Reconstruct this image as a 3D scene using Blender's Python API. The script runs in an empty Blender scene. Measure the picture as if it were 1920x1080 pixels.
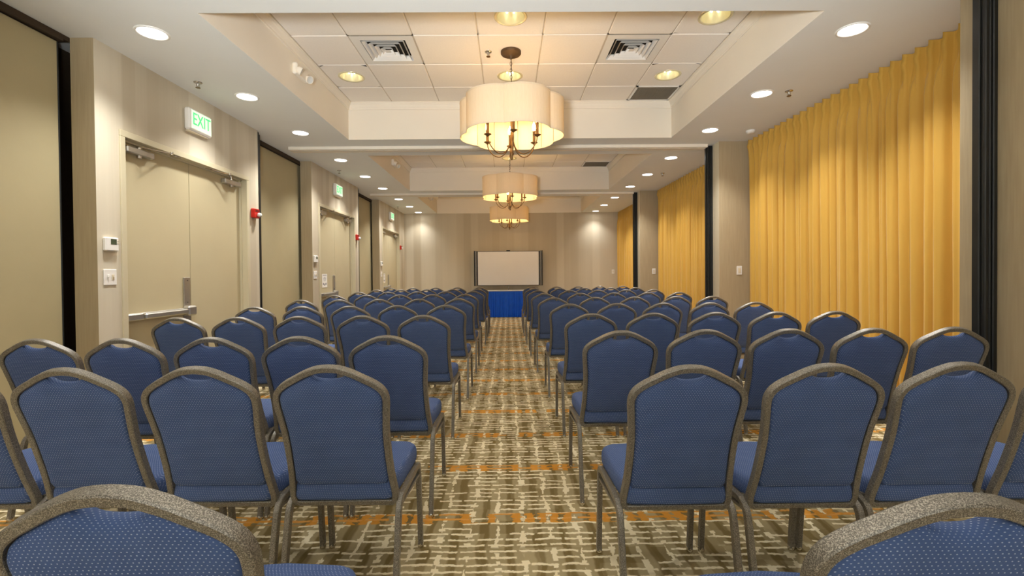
import bpy, math, random
from mathutils import Matrix, Vector
random.seed(7)
SC = bpy.context.scene
COL = SC.collection
PI = math.pi

# ------------------------------------------------------------------ camera, world, exposure
def make_camera():
    cam = bpy.data.cameras.new('camera')
    cam.sensor_fit = 'HORIZONTAL'; cam.sensor_width = 36.0
    cam.lens = 868.0 / 1920.0 * 36.0
    cam.shift_y = -0.0094
    cam.clip_start = 0.03; cam.clip_end = 100
    o = bpy.data.objects.new('camera', cam); COL.objects.link(o)
    roll, yaw, pit = -0.0091, 0.0086, 0.012
    z = Vector((0, 0, 1))
    r0 = Vector((math.cos(yaw), -math.sin(yaw), 0)); f0 = Vector((math.sin(yaw), math.cos(yaw), 0))
    f = math.cos(pit) * f0 - math.sin(pit) * z
    u0 = math.sin(pit) * f0 + math.cos(pit) * z
    r = math.cos(roll) * r0 + math.sin(roll) * u0
    u = -math.sin(roll) * r0 + math.cos(roll) * u0
    m = Matrix((r, u, -f)).transposed().to_4x4()
    m.translation = Vector((0, 0, 1.24))
    o.matrix_world = m
    SC.camera = o
make_camera()
w = bpy.data.worlds.new('world'); SC.world = w; w.use_nodes = True
w.node_tree.nodes['Background'].inputs[0].default_value = (1, .95, .88, 1)
w.node_tree.nodes['Background'].inputs[1].default_value = 0.0
SC.view_settings.view_transform = 'Standard'; SC.view_settings.look = 'None'
SC.view_settings.gamma = 1.0; SC.view_settings.use_curve_mapping = False
SC.view_settings.exposure = 0.85
try:
    SC.cycles.diffuse_bounces = 6; SC.cycles.max_bounces = 10
    SC.cycles.sample_clamp_indirect = 6.0
except Exception:
    pass
LENS_GLOW = 9.0         # visible glow of a downlight lens
LENS_POWER = 84.0       # watts of light thrown down by each recessed downlight
BULB_POWER = 62.0      # chandelier bulbs
FILL_POWER = 390.0     # added fill tilted up at the ceiling; another bounced off the wall behind
def make_fill(name, loc, target, power, angle, blend):
    l = bpy.data.lights.new(name, 'SPOT'); l.energy = power; l.color = (.94, .975, 1)
    l.spot_size = math.radians(angle); l.spot_blend = blend; l.shadow_soft_size = .16
    o = bpy.data.objects.new(name, l); COL.objects.link(o); o.location = loc
    o.rotation_euler = (Vector(target) - Vector(loc)).to_track_quat('-Z', 'Y').to_euler()
make_fill('ceiling_fill', (-.35, -.12, 1.42), (-.05, 3.6, 4.5), FILL_POWER, 98, .6)
make_fill('rear_fill', (.2, -.9, 1.5), (.0, -2.2, 2.4), 240.0, 120, .8)  # unseen lamp added as soft fill on the chair backs

# ------------------------------------------------------------------ room dimensions (metres)
P = 3.765               # length of one bay
XL, XR = -3.03, 2.873   # faces of the left and right piers
YB, YF = 13.61, -2.2    # far wall, near wall behind the camera
ZS, ZT = 2.995, 3.467   # soffit, tiled tray ceiling
TX0, TX1 = -2.06, 2.16  # tray sides
T0, T1 = 3.136, 6.077   # tray ends in the first bay
PL0, PL1 = 3.446, 5.675 # left pier in the first bay
PR0, PR1 = 6.27, 6.685  # right pier in the first bay

# ------------------------------------------------------------------ node helpers
def srgb(r, g, b):
    return tuple((c / 255 / 12.92) if c / 255 <= .04045 else ((c / 255 + .055) / 1.055) ** 2.4 for c in (r, g, b)) + (1,)

class NT:
    def __init__(self, name):
        self.m = bpy.data.materials.new(name); self.m.use_nodes = True
        self.t = self.m.node_tree; self.n = self.t.nodes
        self.b = self.n['Principled BSDF']; self.out = self.n['Material Output']
    def put(self, sock, v):
        if isinstance(v, bpy.types.NodeSocket): self.t.links.new(v, sock)
        elif v is not None: sock.default_value = v
    def math(self, op, a, b=None, c=None):
        x = self.n.new('ShaderNodeMath'); x.operation = op
        self.put(x.inputs[0], a)
        if b is not None: self.put(x.inputs[1], b)
        if c is not None: self.put(x.inputs[2], c)
        return x.outputs[0]
    def mix(self, f, a, b):
        x = self.n.new('ShaderNodeMix'); x.data_type = 'RGBA'
        self.put(x.inputs[0], f); self.put(x.inputs[6], a); self.put(x.inputs[7], b)
        return x.outputs[2]
    def coord(self):
        x = self.n.new('ShaderNodeTexCoord'); return x.outputs['Object']
    def sep(self, v):
        x = self.n.new('ShaderNodeSeparateXYZ'); self.put(x.inputs[0], v); return x.outputs
    def comb(self, a, b, c=0.0):
        x = self.n.new('ShaderNodeCombineXYZ')
        for i, v in enumerate((a, b, c)): self.put(x.inputs[i], v)
        return x.outputs[0]
    def noise(self, v, scale, detail=2.0, rough=.5):
        x = self.n.new('ShaderNodeTexNoise'); self.put(x.inputs['Vector'], v)
        x.inputs['Scale'].default_value = scale; x.inputs['Detail'].default_value = detail
        x.inputs['Roughness'].default_value = rough
        return x.outputs[0]
    def white(self, v):
        x = self.n.new('ShaderNodeTexWhiteNoise'); x.noise_dimensions = '3D'
        self.put(x.inputs['Vector'], v); return x.outputs[0]
    def step(self, x, lo, hi):
        n = self.n.new('ShaderNodeMapRange'); n.interpolation_type = 'SMOOTHSTEP'
        self.put(n.inputs[0], x); self.put(n.inputs[1], lo); self.put(n.inputs[2], hi)
        return n.outputs[0]
    def bump(self, h, dist=.001, strength=1.0):
        x = self.n.new('ShaderNodeBump'); self.put(x.inputs['Height'], h)
        x.inputs['Distance'].default_value = dist; x.inputs['Strength'].default_value = strength
        self.t.links.new(x.outputs[0], self.b.inputs['Normal'])
    def base(self, c, rough=.6, metal=0.0, spec=.4):
        self.put(self.b.inputs['Base Color'], c); self.put(self.b.inputs['Roughness'], rough)
        self.b.inputs['Metallic'].default_value = metal
        self.b.inputs['Specular IOR Level'].default_value = spec
        return self.m

def plain(name, c, rough=.6, metal=0.0, spec=.4, var=.06, scale=18.0, grain=0.0, gscale=300.0):
    """Painted / moulded surface: one colour with slight procedural unevenness and fine grain."""
    n = NT(name); o = n.coord()
    f = n.noise(o, scale, 3)
    d = tuple(max(0, x * (1 - 2 * var)) for x in c[:3]) + (1,)
    e = tuple(min(1, x * (1 + 2 * var)) for x in c[:3]) + (1,)
    n.base(n.mix(f, d, e), rough, metal, spec)
    if grain: n.bump(n.noise(o, gscale, 2), grain)
    return n.m

def emitter(name, c, s, base=(.8, .8, .8, 1)):
    n = NT(name); n.base(base, .4)
    n.b.inputs['Emission Color'].default_value = c; n.b.inputs['Emission Strength'].default_value = s
    return n.m

M = {}
M['soffit'] = plain('soffit paint', srgb(229, 229, 224), .85, var=.012, scale=3, grain=.0006, gscale=140)
M['fascia'] = plain('tray fascia paint', srgb(240, 231, 214), .8, var=.012, scale=3)
M['crown'] = plain('crown paint', srgb(240, 231, 214), .6, var=.01)
M['tile'] = plain('mineral tile', srgb(247, 240, 229), .95, spec=.1, var=.02, scale=60, grain=.0012, gscale=420)
M['grid'] = plain('ceiling grid', srgb(205, 194, 176), .6, var=.01)
M['white'] = plain('white plastic', srgb(236, 233, 226), .35, var=.01)
M['door'] = plain('tan door paint', srgb(190, 178, 144), .45, var=.02, scale=4)
M['frame_paint'] = plain('tan frame paint', srgb(200, 190, 160), .4, var=.015, scale=4)
M['panel'] = plain('partition vinyl', srgb(178, 166, 130), .6, var=.02, scale=5, grain=.0005, gscale=500)
M['rubber'] = plain('black rubber', srgb(30, 31, 30), .38, var=.1)
M['pocket'] = plain('dark pocket', srgb(62, 48, 32), .8, var=.1)  # dark brown stands for shade inside the pockets; head tracks are dark too
M['cream_trim'] = plain('cream trim and lit pier sides', srgb(218, 205, 176), .7, var=.015)
M['steel'] = plain('brushed steel', srgb(190, 186, 176), .32, .85, var=.04, scale=40)
M['chrome'] = plain('bright nickel', srgb(215, 212, 205), .18, 1.0, var=.02)
M['gold_reflector'] = plain('champagne reflector', srgb(238, 230, 192), .25, .35, var=.05, scale=30)
M['bronze'] = plain('aged bronze', srgb(112, 84, 50), .4, .75, var=.12, scale=60)
M['dark_bronze'] = plain('dark bronze', srgb(92, 72, 50), .5, .45, var=.1, scale=30)
M['dark_slot'] = plain('dark duct', srgb(36, 31, 24), .9, var=.05)
M['grille'] = plain('grey egg crate', srgb(128, 118, 100), .6, var=.05)
M['lcd'] = plain('lcd glass', srgb(74, 84, 66), .2, var=.05)
M['red'] = plain('red plastic', srgb(190, 32, 22), .35, var=.03)
M['strobe'] = plain('strobe lens', srgb(220, 222, 218), .12, var=.03)
M['paper'] = plain('paper', srgb(240, 236, 228), .8, var=.01)
M['ink'] = plain('grey ink', srgb(140, 136, 136), .8, var=.05)
M['black'] = plain('black satin metal', srgb(34, 32, 30), .4, .2, var=.1)
M['post_grey'] = plain('grey anodised post', srgb(112, 106, 96), .4, .6, var=.05)
M['screen'] = plain('screen fabric', srgb(244, 244, 246), .9, spec=.1, var=.01, scale=3)
M['cloth'] = plain('white table cloth', srgb(228, 232, 238), .85, var=.02)
M['skirt'] = plain('royal blue satin', srgb(16, 98, 236), .5, spec=.35, var=.06, scale=8)
M['plywood'] = plain('table top board', srgb(150, 120, 84), .6, var=.08, scale=12)
M['lens'] = emitter('downlight lens', (1, .95, .88, 1), LENS_GLOW)
M['bulb'] = emitter('warm bulb', (1, .66, .30, 1), BULB_POWER)
M['can_lamp'] = emitter('compact lamp with added glow', (1, .95, .78, 1), 1.6)  # glow added to lighten the can reflectors
M['exit_face'] = emitter('exit sign face', (.70, 1, .72, 1), .35, srgb(225, 235, 215))
M['exit_green'] = emitter('exit green letters', (.10, .85, .25, 1), .55, srgb(60, 190, 95))

def mat_shade():
    n = NT('cream shade linen'); o = n.coord(); x, y, z = n.sep(o)
    f = n.noise(n.comb(n.math('MULTIPLY', x, 3), n.math('MULTIPLY', y, 3), n.math('MULTIPLY', z, .3)), 60, 3)
    c = n.mix(f, srgb(230, 212, 180), srgb(240, 224, 196))
    d = n.n.new('ShaderNodeBsdfDiffuse'); n.put(d.inputs[0], c)
    t = n.n.new('ShaderNodeBsdfTranslucent'); n.put(t.inputs[0], n.mix(f, srgb(250, 205, 130), srgb(252, 214, 146)))
    m = n.n.new('ShaderNodeMixShader'); m.inputs[0].default_value = .07
    n.t.links.new(d.outputs[0], m.inputs[1]); n.t.links.new(t.outputs[0], m.inputs[2])
    n.t.links.new(m.outputs[0], n.out.inputs['Surface'])
    return n.m
M['shade'] = mat_shade()

def mat_wallpaper(name, axis, sw):
    """Vertical ombre stripes that run along one wall direction."""
    n = NT(name); o = n.coord(); s = n.sep(o); t = s[axis]; z = s[2]
    q = n.math('DIVIDE', t, sw); i = n.math('FLOOR', q); fr = n.math('FRACT', q)
    a = n.white(n.comb(i, 3.3, 1.7)); b = n.white(n.comb(n.math('ADD', i, 1.0), 3.3, 1.7))
    k = n.step(fr, .72, 1.0)
    tone = n.math('ADD', n.math('MULTIPLY', a, n.math('SUBTRACT', 1.0, k)), n.math('MULTIPLY', b, k))
    broad = n.noise(n.comb(n.math('MULTIPLY', t, 1.0), 0.0, 0.0), 1.6, 1)
    streak = n.noise(n.comb(n.math('MULTIPLY', t, 60.0), n.math('MULTIPLY', z, 1.2), 0.0), 1.0, 3)
    tot = n.math('ADD', n.math('ADD', n.math('MULTIPLY', tone, .40), n.math('MULTIPLY', broad, .45)), n.math('MULTIPLY', streak, .15))
    c = n.mix(n.step(tot, .2, .9), srgb(186, 174, 150), srgb(212, 203, 182))
    n.base(c, .55, spec=.25)
    n.bump(streak, .0006)
    return n.m
M['paper_y'] = mat_wallpaper('striped wallpaper', 1, .128)
M['paper_x'] = mat_wallpaper('striped wallpaper far wall', 0, .21)

def mat_tan_shade_paper():
    n = NT('linen tan wallpaper and shaded returns'); o = n.coord(); x, y, z = n.sep(o)
    h = n.math('ADD', n.math('MULTIPLY', x, 70.0), n.math('MULTIPLY', y, 70.0))
    f = n.noise(n.comb(h, n.math('MULTIPLY', z, 3.0), 0.0), 1.0, 4)
    n.base(n.mix(f, srgb(160, 142, 112), srgb(182, 166, 134)), .6, spec=.2)
    n.bump(f, .0005)
    return n.m
M['tan_shade_paper'] = mat_tan_shade_paper()

def mat_carpet():
    n = NT('woven pattern carpet'); o = n.coord(); x, y, z = n.sep(o)
    flat = n.comb(x, y, 0.0)
    wx = n.math('MULTIPLY', n.math('SUBTRACT', n.noise(flat, 4.5, 3), .5), .07)
    wy = n.math('MULTIPLY', n.math('SUBTRACT', n.noise(n.comb(x, y, 5.0), 7.0, 3), .5), .035)
    fine = n.noise(n.comb(x, y, 2.0), 55.0, 3)
    fz = n.math('SUBTRACT', fine, .5)
    X = n.math('ADD', x, wx); Y = n.math('ADD', y, wy)
    # lengthwise wandering cream lines
    u = n.math('DIVIDE', X, .128); cu = n.math('FLOOR', u); fu = n.math('FRACT', u)
    du = n.math('ABSOLUTE', n.math('SUBTRACT', fu, .5))
    v = n.math('DIVIDE', Y, .046); cv = n.math('FLOOR', v); fv = n.math('FRACT', v)
    dv = n.math('ABSOLUTE', n.math('SUBTRACT', fv, .5))
    thick = n.math('ADD', n.math('MULTIPLY', n.white(n.comb(cu, n.math('FLOOR', n.math('DIVIDE', Y, .023)), 4.0)), .17), -.025)
    thick = n.math('ADD', thick, n.math('MULTIPLY', fz, .10))
    line = n.step(n.math('SUBTRACT', thick, du), -.01, .02)
    gate = n.step(n.noise(n.comb(cu, n.math('MULTIPLY', y, 7.0), 9.0), 1.0, 1), .40, .46)
    line = n.math('MULTIPLY', line, gate)
    # crosswise short cream dashes
    off = n.white(n.comb(cv, 11.0, 0.0))
    u2 = n.math('ADD', n.math('DIVIDE', X, .135), off); cu2 = n.math('FLOOR', u2); fu2 = n.math('FRACT', u2)
    keep = n.math('GREATER_THAN', n.white(n.comb(cu2, cv, 2.0)), .24)
    endd = n.step(n.math('SUBTRACT', .455, n.math('ABSOLUTE', n.math('SUBTRACT', fu2, .5))), -.02, .03)
    dth = n.math('ADD', .145, n.math('MULTIPLY', fz, .34))
    dash = n.step(n.math('SUBTRACT', dth, dv), -.05, .05)
    dash = n.math('MULTIPLY', n.math('MULTIPLY', dash, endd), keep)
    cream = n.math('MAXIMUM', line, dash)
    # ground: mottled olive taupe with darker woven blocks
    blk = n.white(n.comb(n.math('FLOOR', n.math('DIVIDE', X, .064)), n.math('FLOOR', n.math('DIVIDE', Y, .115)), 1.0))
    col = n.math('MULTIPLY', n.step(n.math('ABSOLUTE', n.math('SUBTRACT', n.math('FRACT', n.math('ADD', u, .5)), .5)), .22, .10), .55)
    gtone = n.math('ADD', n.math('MULTIPLY', blk, .55), col)
    gtone = n.math('ADD', gtone, n.math('MULTIPLY', n.noise(flat, 2.2, 2), .35))
    g = n.mix(n.step(gtone, .2, 1.1), srgb(180, 164, 126), srgb(126, 108, 68))
    # orange cross bands
    bt = n.math('FRACT', n.math('DIVIDE', n.math('ADD', Y, .372), .6))
    inb = n.math('LESS_THAN', n.math('ABSOLUTE', n.math('SUBTRACT', bt, .5)), .075)
    bx = n.math('DIVIDE', X, .064)
    pick = n.math('GREATER_THAN', n.white(n.comb(n.math('FLOOR', bx), n.math('FLOOR', n.math('DIVIDE', Y, .6)), 6.0)), .45)
    body = n.math('LESS_THAN', n.math('ABSOLUTE', n.math('SUBTRACT', n.math('FRACT', bx), .5)), n.math('ADD', .32, fz))
    bdash = n.step(n.math('SUBTRACT', n.math('ADD', .22, n.math('MULTIPLY', fz, .5)), dv), -.05, .05)
    bkeep = n.math('GREATER_THAN', n.white(n.comb(cu2, cv, 8.0)), .45)
    orange = n.math('MULTIPLY', inb, n.math('MAXIMUM', n.math('MULTIPLY', pick, body), n.math('MULTIPLY', bdash, bkeep)))
    c = n.mix(cream, g, srgb(248, 236, 202))
    c = n.mix(n.math('MULTIPLY', orange, .9), c, srgb(222, 150, 48))
    pile = n.noise(n.comb(x, y, 7.0), 420.0, 2)
    c = n.mix(n.math('MULTIPLY', pile, .25), c, srgb(110, 94, 60))
    n.base(c, .95, spec=.1)
    n.bump(pile, .003, .6)
    return n.m
M['carpet'] = mat_carpet()

def mat_fabric(name, vert):
    """Navy upholstery with a staggered grid of small pale dots."""
    n = NT(name); o = n.coord(); x, y, z = n.sep(o)
    v = n.math('MULTIPLY', n.math('ADD', z, n.math('MULTIPLY', y, .9)), 1.35)
    if not vert: x, v = n.math('ADD', x, z), n.math('ADD', y, z)
    a, b = .0086, .0064
    r = n.math('FLOOR', n.math('DIVIDE', v, b)); fv = n.math('FRACT', n.math('DIVIDE', v, b))
    sh = n.math('MULTIPLY', n.math('MODULO', n.math('ABSOLUTE', r), 2.0), .5)
    fu = n.math('FRACT', n.math('ADD', n.math('DIVIDE', n.math('ADD', x, 1.0), a), sh))
    dx = n.math('MULTIPLY', n.math('SUBTRACT', fu, .5), a); dz = n.math('MULTIPLY', n.math('SUBTRACT', fv, .5), b)
    d = n.math('SQRT', n.math('ADD', n.math('MULTIPLY', dx, dx), n.math('MULTIPLY', n.math('MULTIPLY', dz, dz), 1.6)))
    dot = n.step(d, .0016, .0008)
    weave = n.noise(n.comb(n.math('MULTIPLY', x, 260.0), n.math('MULTIPLY', v, 1300.0), 0.0), 1.0, 2)
    soft = n.noise(o, 14, 2)
    c = n.mix(soft, srgb(66, 88, 134), srgb(78, 102, 152))
    c = n.mix(n.math('MULTIPLY', weave, .35), c, srgb(34, 46, 76))
    c = n.mix(dot, c, srgb(176, 186, 212))
    n.base(c, .75, spec=.25)
    n.b.inputs['Sheen Weight'].default_value = .15
    n.b.inputs['Sheen Tint'].default_value = srgb(120, 150, 220)
    n.bump(n.math('ADD', n.math('MULTIPLY', weave, .5), dot), .0008)
    return n.m
M['fabric_back'] = mat_fabric('navy dotted back fabric', True)
M['fabric_seat'] = mat_fabric('navy dotted seat fabric', False)

def mat_vein():
    n = NT('pewter vein powder coat'); o = n.coord()
    f = n.noise(o, 520, 3, .6); g = n.noise(o, 25, 2)
    c = n.mix(n.step(f, .42, .66), srgb(94, 90, 83), srgb(176, 170, 158))
    c = n.mix(n.math('MULTIPLY', g, .3), c, srgb(84, 77, 66))
    n.base(c, .36, .38, .5); n.bump(f, .0006)
    return n.m
M['vein'] = mat_vein()

def mat_curtain():
    n = NT('golden curtain sateen'); o = n.coord(); x, y, z = n.sep(o)
    w_ = n.noise(n.comb(n.math('MULTIPLY', y, 340.0), n.math('MULTIPLY', z, 340.0), 0.0), 1.0, 2)
    s = n.noise(n.comb(n.math('MULTIPLY', y, 6.0), n.math('MULTIPLY', z, .5), 0.0), 1.0, 2)
    c = n.mix(s, srgb(206, 161, 66), srgb(220, 175, 78))
    c = n.mix(n.math('MULTIPLY', w_, .15), c, srgb(176, 124, 40))
    n.base(c, .6, spec=.3)
    n.b.inputs['Sheen Weight'].default_value = .2
    n.bump(w_, .0004)
    return n.m
M['curtain'] = mat_curtain()

# ------------------------------------------------------------------ mesh helpers
class MB:
    def __init__(self): self.crisp = False; self.v = []; self.f = []; self.s = []; self.mi = []
    def add(self, vs, fs, smooth=False, mi=0):
        k = len(self.v); self.v += [tuple(p) for p in vs]
        for q in fs: self.f.append(tuple(i + k for i in q)); self.s.append(smooth); self.mi.append(mi)
        return self
    def quad(self, a, b, c, d, mi=0): return self.add([a, b, c, d], [(0, 1, 2, 3)], mi=mi)
    def box(self, x0, x1, y0, y1, z0, z1, mi=0):
        return self.add([(x0, y0, z0), (x1, y0, z0), (x1, y1, z0), (x0, y1, z0), (x0, y0, z1), (x1, y0, z1), (x1, y1, z1), (x0, y1, z1)],
                        [(3, 2, 1, 0), (4, 5, 6, 7), (0, 1, 5, 4), (1, 2, 6, 5), (2, 3, 7, 6), (3, 0, 4, 7)], mi=mi)
    def bbox(self, x0, x1, y0, y1, z0, z1, b=.004, mi=0):
        """Box with chamfered edges."""
        vs = []; fs = []
        c = ((x0 + x1) / 2, (y0 + y1) / 2, (z0 + z1) / 2); h = ((x1 - x0) / 2, (y1 - y0) / 2, (z1 - z0) / 2)
        b = min(b, min(h) * .9); idx = {}
        for sx in (-1, 1):
            for sy in (-1, 1):
                for sz in (-1, 1):
                    s = (sx, sy, sz)
                    for a in range(3):
                        p = [c[i] + s[i] * (h[i] - (0 if i == a else b)) for i in range(3)]
                        idx[(s, a)] = len(vs); vs.append(p)
        for a in range(3):
            o1, o2 = [(1, 2), (2, 0), (0, 1)][a]
            for sg in (-1, 1):
                q = []
                for (p1, p2) in ((-1, -1), (1, -1), (1, 1), (-1, 1)):
                    s = [0, 0, 0]; s[a] = sg; s[o1] = p1; s[o2] = p2; q.append(idx[(tuple(s), a)])
                fs.append(tuple(q if sg > 0 else q[::-1]))
        for a in range(3):
            o1, o2 = [(1, 2), (2, 0), (0, 1)][a]
            for p1 in (-1, 1):
                for p2 in (-1, 1):
                    s0 = [0, 0, 0]; s0[a] = -1; s0[o1] = p1; s0[o2] = p2; s1 = list(s0); s1[a] = 1
                    q = [idx[(tuple(s0), o1)], idx[(tuple(s0), o2)], idx[(tuple(s1), o2)], idx[(tuple(s1), o1)]]
                    fs.append(tuple(q if p1 * p2 > 0 else q[::-1]))
        for sx in (-1, 1):
            for sy in (-1, 1):
                for sz in (-1, 1):
                    s = (sx, sy, sz); q = [idx[(s, 0)], idx[(s, 1)], idx[(s, 2)]]
                    fs.append(tuple(q if sx * sy * sz > 0 else q[::-1]))
        return self.add(vs, fs, mi=mi)
    def lathe(self, prof, n=24, cx=0, cy=0, cap0=False, cap1=False, smooth=True, mi=0):
        """prof: (r, z) from bottom to top."""
        vs = [(cx + r * math.cos(2 * PI * i / n), cy + r * math.sin(2 * PI * i / n), z) for r, z in prof for i in range(n)]
        fs = []
        for k in range(len(prof) - 1):
            for i in range(n):
                j = (i + 1) % n; fs.append((k * n + i, k * n + j, (k + 1) * n + j, (k + 1) * n + i))
        self.add(vs, fs, smooth, mi)
        if cap0: self.add(vs[:n], [tuple(range(n))[::-1]], False, mi)
        if cap1: self.add(vs[-n:], [tuple(range(n))], False, mi)
        return self
    def sweep(self, pts, n, w, d, closed=False, prof=None, smooth=True, mi=0):
        """Rounded rectangular tube along a planar path; n is the plane's normal, w across, d along n (half sizes)."""
        n = Vector(n).normalized(); P_ = [Vector(p) for p in pts]; N = len(P_)
        b = min(w, d) * .28
        self.crisp = True
        if prof is None:
            prof = [(w, -d + b), (w, d - b), (w - b, d), (-w + b, d), (-w, d - b), (-w, -d + b), (-w + b, -d), (w - b, -d)]
        k = len(prof); vs = []; fs = []
        for i in range(N):
            a = P_[(i - 1) % N] if closed or i > 0 else P_[i]
            c = P_[(i + 1) % N] if closed or i < N - 1 else P_[i]
            t = (c - a).normalized(); s = t.cross(n).normalized()
            sc = 1.0
            if closed or 0 < i < N - 1:
                t0 = (P_[i] - a).normalized(); co = max(.5, abs(t0.dot(t))); sc = 1 / co
            vs += [P_[i] + s * (u * sc) + n * q for u, q in prof]
        for i in range(N if closed else N - 1):
            j = (i + 1) % N
            for m in range(k):
                q = (m + 1) % k; fs.append((i * k + m, i * k + q, j * k + q, j * k + m))
        self.add(vs, fs, smooth, mi)
        if not closed:
            self.add(vs[:k], [tuple(range(k))[::-1]], False, mi); self.add(vs[-k:], [tuple(range(k))], False, mi)
        return self
    def tube(self, pts, r, n=8, mi=0):
        """Round tube along any path."""
        P_ = [Vector(p) for p in pts]; vs = []; fs = []; up = None
        for i, p in enumerate(P_):
            t = (P_[min(i + 1, len(P_) - 1)] - P_[max(i - 1, 0)]).normalized()
            if up is None: up = t.orthogonal().normalized()
            up = (up - t * up.dot(t)).normalized(); s = t.cross(up)
            rr = r[i] if isinstance(r, (list, tuple)) else r
            vs += [p + (up * math.cos(2 * PI * k / n) + s * math.sin(2 * PI * k / n)) * rr for k in range(n)]
        for i in range(len(P_) - 1):
            for k in range(n):
                j = (k + 1) % n; fs.append((i * n + k, i * n + j, (i + 1) * n + j, (i + 1) * n + k))
        self.add(vs, fs, True, mi)
        self.add(vs[:n], [tuple(range(n))[::-1]], False, mi); self.add(vs[-n:], [tuple(range(n))], False, mi)
        return self
    def xform(self, m):
        self.v = [tuple(m @ Vector(p)) for p in self.v]; return self
    def mesh(self, name, mats):
        me = bpy.data.meshes.new(name); me.from_pydata(self.v, [], self.f)
        for m in (mats if isinstance(mats, (list, tuple)) else [mats]): me.materials.append(m)
        me.polygons.foreach_set('use_smooth', self.s)
        me.polygons.foreach_set('material_index', self.mi)
        if self.crisp: me.set_sharp_from_angle(angle=math.radians(32))
        me.update(); return me

def tag(o, label=None, cat=None, group=None, kind=None):
    if label: o['label'] = label
    if cat: o['category'] = cat
    if group: o['group'] = group
    if kind: o['kind'] = kind
    return o
def obj(name, mb, mats, parent=None, loc=None, label=None, cat=None, group=None, kind=None):
    me = mb.mesh(name, mats) if isinstance(mb, MB) else mb
    o = bpy.data.objects.new(name, me); COL.objects.link(o)
    if loc: o.location = loc
    if parent: o.parent = parent
    return tag(o, label, cat, group, kind)
def empty(name, loc=(0, 0, 0), label=None, cat=None, group=None, rz=0.0, kind=None):
    o = bpy.data.objects.new(name, None); COL.objects.link(o)
    o.empty_display_size = .1; o.location = loc; o.rotation_euler = (0, 0, rz)
    return tag(o, label, cat, group, kind)
def copy_tree(root, loc, rz, label, group=None):
    r = root.copy(); COL.objects.link(r); r.location = loc; r.rotation_euler = (0, 0, rz)
    r['label'] = label
    if group: r['group'] = group
    for ch in KIDS[root.name]:
        c = ch.copy(); COL.objects.link(c); c.parent = r
        for g in KIDS.get(ch.name, []):
            d = g.copy(); COL.objects.link(d); d.parent = c
    return r
KIDS = {}
def remember(root):
    for ch in COL.objects:
        if ch.parent: KIDS.setdefault(ch.parent.name, []) if ch not in KIDS.get(ch.parent.name, []) else None
        if ch.parent and ch not in KIDS[ch.parent.name]: KIDS[ch.parent.name].append(ch)
def catmull(pts, k=6, closed=False):
    out = []; n = len(pts)
    for i in range(n if closed else n - 1):
        g = lambda j: Vector(pts[j % n] if closed else pts[max(0, min(n - 1, j))])
        a, b, c, d = g(i - 1), g(i), g(i + 1), g(i + 2)
        for s in range(k):
            t = s / k
            out.append(.5 * ((2 * b) + (c - a) * t + (2 * a - 5 * b + 4 * c - d) * t * t + (3 * b - a - 3 * c + d) * t ** 3))
    if not closed: out.append(Vector(pts[-1]))
    return out
ORD = ['first', 'second', 'third', 'fourth', 'fifth', 'sixth', 'seventh', 'eighth', 'ninth']

# ------------------------------------------------------------------ the room
X0, X1 = -3.5, 3.5
mb = MB(); mb.quad((X0, YF, 0), (X1, YF, 0), (X1, YB + .05, 0), (X0, YB + .05, 0))
mb.box(X0, X1, YF, YB + .05, -.1, -.002)
obj('floor', mb, M['carpet'], label='beige and orange woven pattern carpet floor', cat='floor', kind='structure')

# ceiling: soffit with three trays (and one more behind the camera)
bays = [-1, 0, 1, 2]
mb = MB()
def down(x0, x1, y0, y1, z, mi=0): mb.quad((x0, y0, z), (x0, y1, z), (x1, y1, z), (x1, y0, z), mi)
down(X0, TX0, YF, YB, ZS); down(TX1, X1, YF, YB, ZS)
ys = YF
for k in bays:
    a, b = T0 + P * k, min(T1 + P * k, YB)
    down(TX0, TX1, ys, a, ZS); ys = b
    mb.quad((TX0, a, ZS), (TX0, b, ZS), (TX0, b, ZT + .02), (TX0, a, ZT + .02), 1)
    mb.quad((TX1, b, ZS), (TX1, a, ZS), (TX1, a, ZT + .02), (TX1, b, ZT + .02), 1)
    mb.quad((TX1, a, ZS), (TX0, a, ZS), (TX0, a, ZT + .02), (TX1, a, ZT + .02), 1)
    if k < 2: mb.quad((TX0, b, ZS), (TX1, b, ZS), (TX1, b, ZT + .02), (TX0, b, ZT + .02), 1)
if ys < YB: down(TX0, TX1, ys, YB, ZS)
ceiling = obj('ceiling', mb, [M['soffit'], M['fascia']], label='off-white soffit ceiling with three recessed tiled trays', cat='ceiling', kind='structure')
# crown moulding round each tray
for k in (0, 1, 2):
    a, b = T0 + P * k, min(T1 + P * k, YB)
    mb = MB()
    prof = [(0.0, ZT - .088), (.012, ZT - .088), (.014, ZT - .070), (.020, ZT - .060), (.030, ZT - .034), (.040, ZT - .022), (.044, ZT - .012), (.050, ZT - .010), (.050, ZT + .004)]
    ring = []
    for off, z in prof:
        ring.append([(TX0 + off, a + off, z), (TX1 - off, a + off, z), (TX1 - off, b - off, z), (TX0 + off, b - off, z)])
    for i in range(len(ring) - 1):
        for j in range(4):
            q = (j + 1) % 4
            mb.quad(ring[i][q], ring[i][j], ring[i + 1][j], ring[i + 1][q])
    obj('trim_%d' % (k + 1), mb, M['crown'], label='cream crown moulding round the %s ceiling tray from camera' % ORD[k], cat='moulding', kind='structure')

colx = [TX0 + .05, -1.482, -.872, -.262, .348, .958, 1.560, TX1 - .05]
rowy0 = [T0 + .05, 3.755, 4.36, 4.965, 5.57, T1 - .05]
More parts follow.
